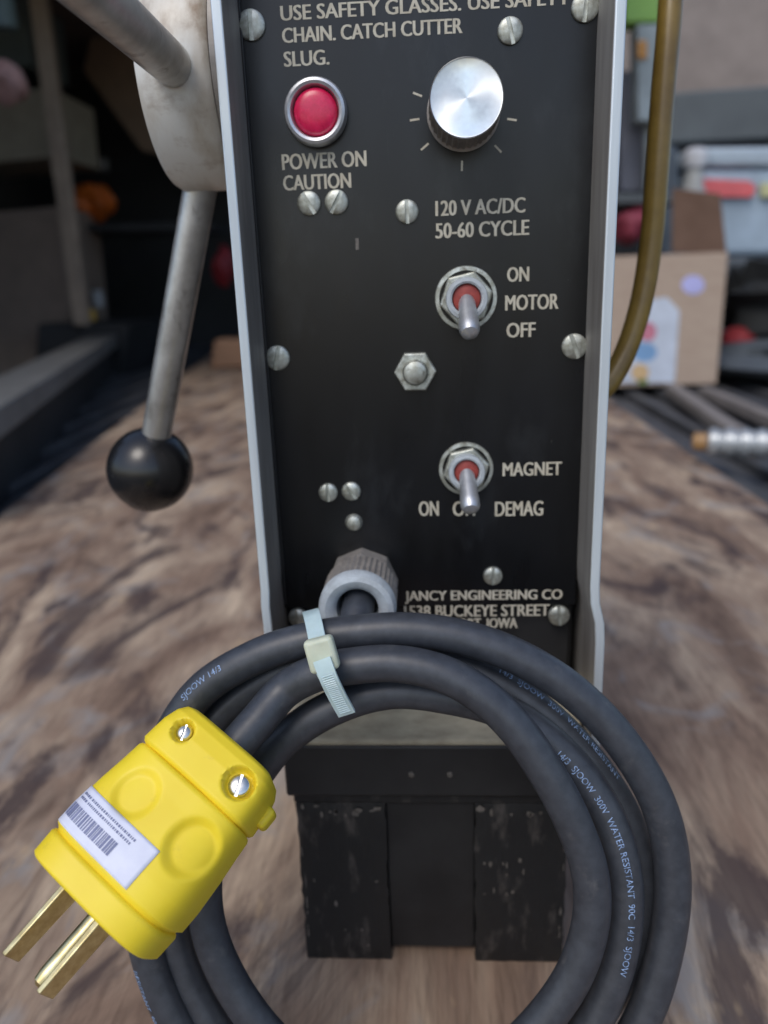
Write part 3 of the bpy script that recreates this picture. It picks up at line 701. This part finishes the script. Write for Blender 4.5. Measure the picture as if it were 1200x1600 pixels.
# cardboard box
BY = 1.65
bx_ = tag(empty('cardboard_box', (.58, BY, 0)), 'open brown cardboard box with a printed sheet and small round sticker at right', 'box')
def kid(o, par):                      # keep world place, parent afterwards
    o.parent = par; o.matrix_parent_inverse = Matrix.Translation(par.location).inverted(); return o
x0, x1, d_, h_ = .425, .694, .30, .302
kid(box('front_panel', (x0, BY, 0), (x1, BY + .005, h_), M_card, bevel=.001), bx_)
kid(box('back_panel', (x0, BY + d_ - .005, 0), (x1, BY + d_, h_), M_card, bevel=.001), bx_)
kid(box('side_panel', (x0, BY + .0055, 0), (x0 + .005, BY + d_ - .0055, h_), M_card, bevel=.001), bx_)
kid(box('side_panel', (x1 - .005, BY + .0055, 0), (x1, BY + d_ - .0055, h_), M_card, bevel=.001), bx_)
kid(box('bottom_panel', (x0 + .006, BY + .006, .002), (x1 - .006, BY + d_ - .006, .008), M_card, bevel=.001), bx_)
kid(slab('flap', BY + .02, [(1050, 394), (1136, 400), (1126, 303), (1052, 294)], .005, M_cardshade, bevel=.001), bx_)
sh = kid(slab('printed_sheet', BY - .0025, [(966, 598), (1000, 470), (1042, 464), (1062, 486), (1054, 598)], .0012, M_white, bevel=0), bx_)
for c, args in ((C_('pink_print', (.62, .22, .30)), (1012, 518, 14, 15)), (C_('blue_print', (.22, .40, .66)), (1007, 550, 20, 15)), (C_('orange_print', (.66, .46, .24)), (1000, 582, 14, 14)), (C_('green_print', (.18, .30, .06)), (1004, 596, 8, 4))):
    kid(link('printed_spot', *disc(*args, BY - .0032), c, smooth=False), bx_)
kid(link('sticker', *disc(1083, 445, 18, 15, BY - .0012), C_('pale_violet_sticker', (.50, .50, .85)), smooth=False), bx_)

# pale blue tote with coral band
o = empty('storage_tote', (.95, 2.4, .3)); tag(o, 'pale blue-grey storage tote with a coral red band behind the cardboard box', 'tote')
M_tote = C_('pale_blue_plastic', (.40, .50, .60), rough=.4)
kid(slab('tub', 2.4, [(1060, 400), (1260, 400), (1260, 262), (1075, 262)], .5, M_tote, bevel=.02), o)
kid(slab('lid', 2.385, [(1070, 261), (1265, 261), (1262, 228), (1078, 230)], .53, C_('pale_blue_lid', (.46, .55, .63), rough=.4), bevel=.015), o)
kid(slab('coral_band', 2.38, [(1098, 308), (1176, 308), (1182, 292), (1172, 283), (1098, 279)], .019, C_('coral_print', (.80, .16, .17)), bevel=.002), o)
kid(slab('yellow_patch', 2.38, [(1190, 308), (1230, 308), (1230, 286), (1190, 286)], .019, C_('pale_yellow_print', (.62, .62, .34)), bevel=.002), o)
# stand under the tote
tag(slab('dark_crate', 2.35, [(1010, 640), (1300, 640), (1300, 402), (1010, 402)], .6, C_('charcoal_crate_plastic', (.10, .115, .13)), bevel=.01, zfloor=-.028), 'charcoal plastic crate the pale blue tote stands on', 'crate')
# white spray cap object
p = onY(1086, 250, 2.2); q0 = .58
b_ = empty('white_bottle', (p.x, p.y, .30)); tag(b_, 'white bottle with a round cap standing between the tote and the box flap', 'bottle')
sc_ = 2.2 + .257
link('cap', *lathe([(0, .012 - .02), (.030, -.006), (.036, .012), (.034, .034), (.022, .046), (0, .05)], 32), C_('white_cap', (.72, .72, .74)), b_, loc=(0, 0, p.z - .30 - .015))
link('bottle_body', *lathe([(0, 0), (.045, 0), (.048, .01), (.048, p.z - .30 - .11), (.028, p.z - .30 - .07), (.024, p.z - .30 - .025), (0, p.z - .30 - .024)], 32), C_('grey_white_bottle', (.45, .45, .43)), b_)
tag(slab('plinth_box', 2.1, [(1020, 640), (1125, 640), (1125, 392), (1020, 392)], .22, C_('slate_box', (.09, .10, .115)), bevel=.006, zfloor=-.028), 'slate grey carton behind the cardboard box under the white bottle', 'carton')

# beam and brown lining above
tag(slab('roof_beam', 2.9, [(955, 228), (1320, 212), (1320, 126), (955, 150)], .12, M_beam, bevel=.01), 'charcoal crossbeam spanning the truck cap at upper right', 'beam')
tag(slab('lining_panel', 3.3, [(900, 160), (1340, 150), (1340, -60), (900, -60)], .05, C_('brown_lining', (.30, .25, .22)), bevel=.005), 'brown lining panel above the crossbeam at upper right', 'panel')

# tall packs between flange and hose
def pack(name, lab, cat, Y, pts, c, z=None, depth=.08):
    return tag(slab(name, Y, pts, depth, c, bevel=.006), lab, cat)
pack('green_pack', 'bright green pack on top, just right of the right flange', 'pack', 2.0, [(975, 36), (1032, 34), (1032, -60), (975, -60)], C_('lime_green', (.28, .52, .12)))
pack('white_carton', 'tall white and blue carton below the green pack', 'carton', 2.0, [(996, 190), (1036, 190), (1036, 37), (996, 37)], C_('pale_carton', (.36, .42, .44), lo=.45, hi=.55, scale=14))
pack('orange_tag', 'small orange tag on the tall white carton', 'tag', 1.99, [(996, 92), (1012, 92), (1012, 62), (996, 62)], C_('orange_tag', (.62, .30, .08)), depth=.008)
pack('grey_canister', 'grey canister standing right behind the right flange', 'canister', 2.1, [(968, 300), (1010, 300), (1012, 110), (968, 110)], C_('lilac_grey', (.17, .175, .21)))
pack('silver_tube', 'pale silver tube below the white carton beside the amber hose', 'tube', 2.05, [(1008, 300), (1030, 300), (1030, 192), (1008, 192)], C_('silver_grey', (.34, .37, .37)), depth=.04)
tag(slab('goods_shelf', 1.96, [(950, 318), (1060, 318), (1060, 302), (950, 302)], .4, M_beam, bevel=.003), 'thin dark shelf carrying the packs behind the amber hose', 'shelf')
tag(link('red_pouch', *lump(onY(988, 352, 2.0), (.045, .05, .045), seed=3), C_('maroon_cloth', (.32, .05, .08)), smooth=True), 'crumpled red pouch on the cardboard box top beside the right flange', 'pouch')
tag(slab('blue_grey_post', 2.15, [(1030, 400), (1062, 400), (1060, 228), (1030, 228)], .10, C_('blue_slate', (.11, .135, .16)), bevel=.01), 'blue-grey post rising behind the box between hose and flap', 'post')

# right: bag, red pouch, grey mat, straps, white fitting
p = onZ(1185, 560, 0)
bagY = 1.95; p = onY(1190, 475, bagY)
tag(link('black_bag', *lump((p.x + .04, bagY, p.z), (.14, .16, .11), seed=5, amp=.22), C_('black_cloth', (.014, .016, .017), rough=.8)), 'slumped black cloth bag right of the cardboard box', 'bag')
p = onY(1160, 527, 1.85)
tag(link('red_rag', *lump((p.x, 1.87, p.z), (.05, .05, .022), seed=8, amp=.25), C_('dark_red_cloth', (.26, .02, .025))), 'dark red rag under the black bag at right', 'rag')
p = onY(1200, 575, 1.75)
tag(link('grey_blanket', *lump((p.x + .03, 1.85, .035), (.17, .22, .055), seed=9, amp=.2), C_('grey_blanket', (.085, .10, .115), rough=.9)), 'folded slate grey blanket on the floor right of the box', 'blanket')
def floor_bar(name, lab, cat, a, b, z, w_, h_, m):
    A_, B_ = onZ(*a, z), onZ(*b, z); t_ = (B_ - A_).normalized(); s_ = Vector((-t_.y, t_.x, 0)) * w_ / 2; P = [A_ - s_, B_ - s_, B_ + s_, A_ + s_]
    V = [(q.x, q.y, z - h_) for q in P] + [(q.x, q.y, z) for q in P]
    return tag(link(name, V, [(0, 3, 2, 1), (4, 5, 6, 7)] + [(i, (i + 1) % 4, (i + 1) % 4 + 4, i + 4) for i in range(4)], m, bevel=.003), lab, cat, 'pale grey bars on the liner')
M_strap = C_('faded_grey_webbing', (.24, .215, .20), rough=.8)
floor_bar('flat_bar', 'long pale grey bar lying from the box corner towards the white fitting', 'bar', (1050, 600), (1185, 690), .012, .030, .024, M_strap)
floor_bar('flat_bar', 'short pale grey bar lying farther right beside the grey blanket', 'bar', (1100, 604), (1260, 668), .012, .026, .024, M_strap)
a_, b_ = onZ(1104, 690, .035), onZ(1260, 694, .035)
ft = empty('hose_fitting', a_); tag(ft, 'white ribbed hose fitting with a brass tip on the black liner at right', 'fitting')
prof = [(0, 0), (.012, 0)]
for k in range(7): z = .003 + k * .02; prof += [(.0185, z), (.0195, z + .010), (.0160, z + .012), (.0160, z + .018)]
prof += [(.016, .150), (0, .150)]
dq = (b_ - a_).normalized().to_track_quat('Z', 'Y').to_euler()
link('ribbed_sleeve', *lathe(prof, 32), C_('white_ribbed_plastic', (.46, .49, .51), rough=.35, metal=.4), ft, rot=dq)
link('brass_tip', *lathe([(0, -.018), (.010, -.018), (.0125, -.014), (.0125, -.0005), (0, -.0005)], 24), C_('dull_brass', (.35, .20, .08), rough=.4), ft, rot=dq)

# left: small things in the dark
tag(link('orange_bundle', *lump(onY(142, 316, 2.9), (.085, .07, .065), seed=11, amp=.22), C_('orange_cloth', (.55, .12, .01))), 'orange cloth bundle in the dark right of the rack post', 'bundle')
tag(slab('bundle_shelf', 2.82, [(60, 362), (330, 360), (330, 348), (60, 350)], .3, M_wall, bevel=.003), 'dark shelf board under the orange bundle', 'shelf')
tag(link('red_bundle', *lump(onY(350, 416, 2.4), (.032, .05, .055), seed=12, amp=.2), C_('deep_red_cloth', (.17, .012, .018))), 'deep red bundle behind the left flange beside the handle', 'bundle')
tag(link('silver_can', *lathe([(0, -.03), (.022, -.03), (.022, .02), (.018, .028), (0, .028)], 24), C_('silver_can', (.30, .31, .32)), loc=onY(152, 466, 2.6)), 'small silver can at the foot of the rack post', 'can')
tag(link('yellow_cap', *lathe([(0, -.02), (.026, -.02), (.026, .012), (.02, .02), (0, .02)], 24), C_('yellow_cap', (.50, .30, .04)), loc=onY(138, 492, 2.5)), 'small yellow cap below the silver can at the rack post', 'cap')
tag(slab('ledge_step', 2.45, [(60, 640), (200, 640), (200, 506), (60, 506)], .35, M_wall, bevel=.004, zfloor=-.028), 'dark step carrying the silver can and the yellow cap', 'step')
tag(slab('wood_offcut', 2.35, [(328, 580), (392, 578), (394, 530), (334, 530)], .10, C_('orange_brown_wood', (.36, .20, .115)), bevel=.012, zfloor=0.0), 'orange-brown wood offcut at the far end behind the left flange', 'offcut')
tag(slab('leaning_board', 3.2, [(130, 110), (222, 236), (300, 250), (300, 20), (150, 20)], .02, C_('dull_brown_board', (.26, .18, .125)), bevel=.003), 'dull brown board leaning behind the cream hub', 'board')
tag(slab('grey_pipe', 2.95, [(98, 265), (165, 268), (165, 246), (98, 242)], .04, C_('dull_pipe_grey', (.10, .095, .09)), bevel=.01), 'short grey pipe right of the rack post above the orange bundle', 'pipe')
tag(link('pink_pouch', *lump(onY(10, 130, 1.9), (.05, .05, .045), seed=14, amp=.2), C_('pink_white_cloth', (.42, .26, .25))), 'pale pink pouch on the rack shelf at the left picture edge', 'pouch')
tag(link('teal_jar', *lathe([(0, -.04), (.03, -.04), (.03, .03), (.02, .04), (0, .04)], 24), C_('teal_grey', (.14, .20, .21)), loc=onY(6, 18, 2.0)), 'teal grey jar high on the rack at the left picture edge', 'jar')
struct(box('ground', (-12, -14, -.92), (12, 5, -.90), C_('driveway_asphalt', (.07, .07, .072), c2=(.05, .05, .05), rough=.9), bevel=0))  # unseen sheet, added to give the black panel something dark to reflect
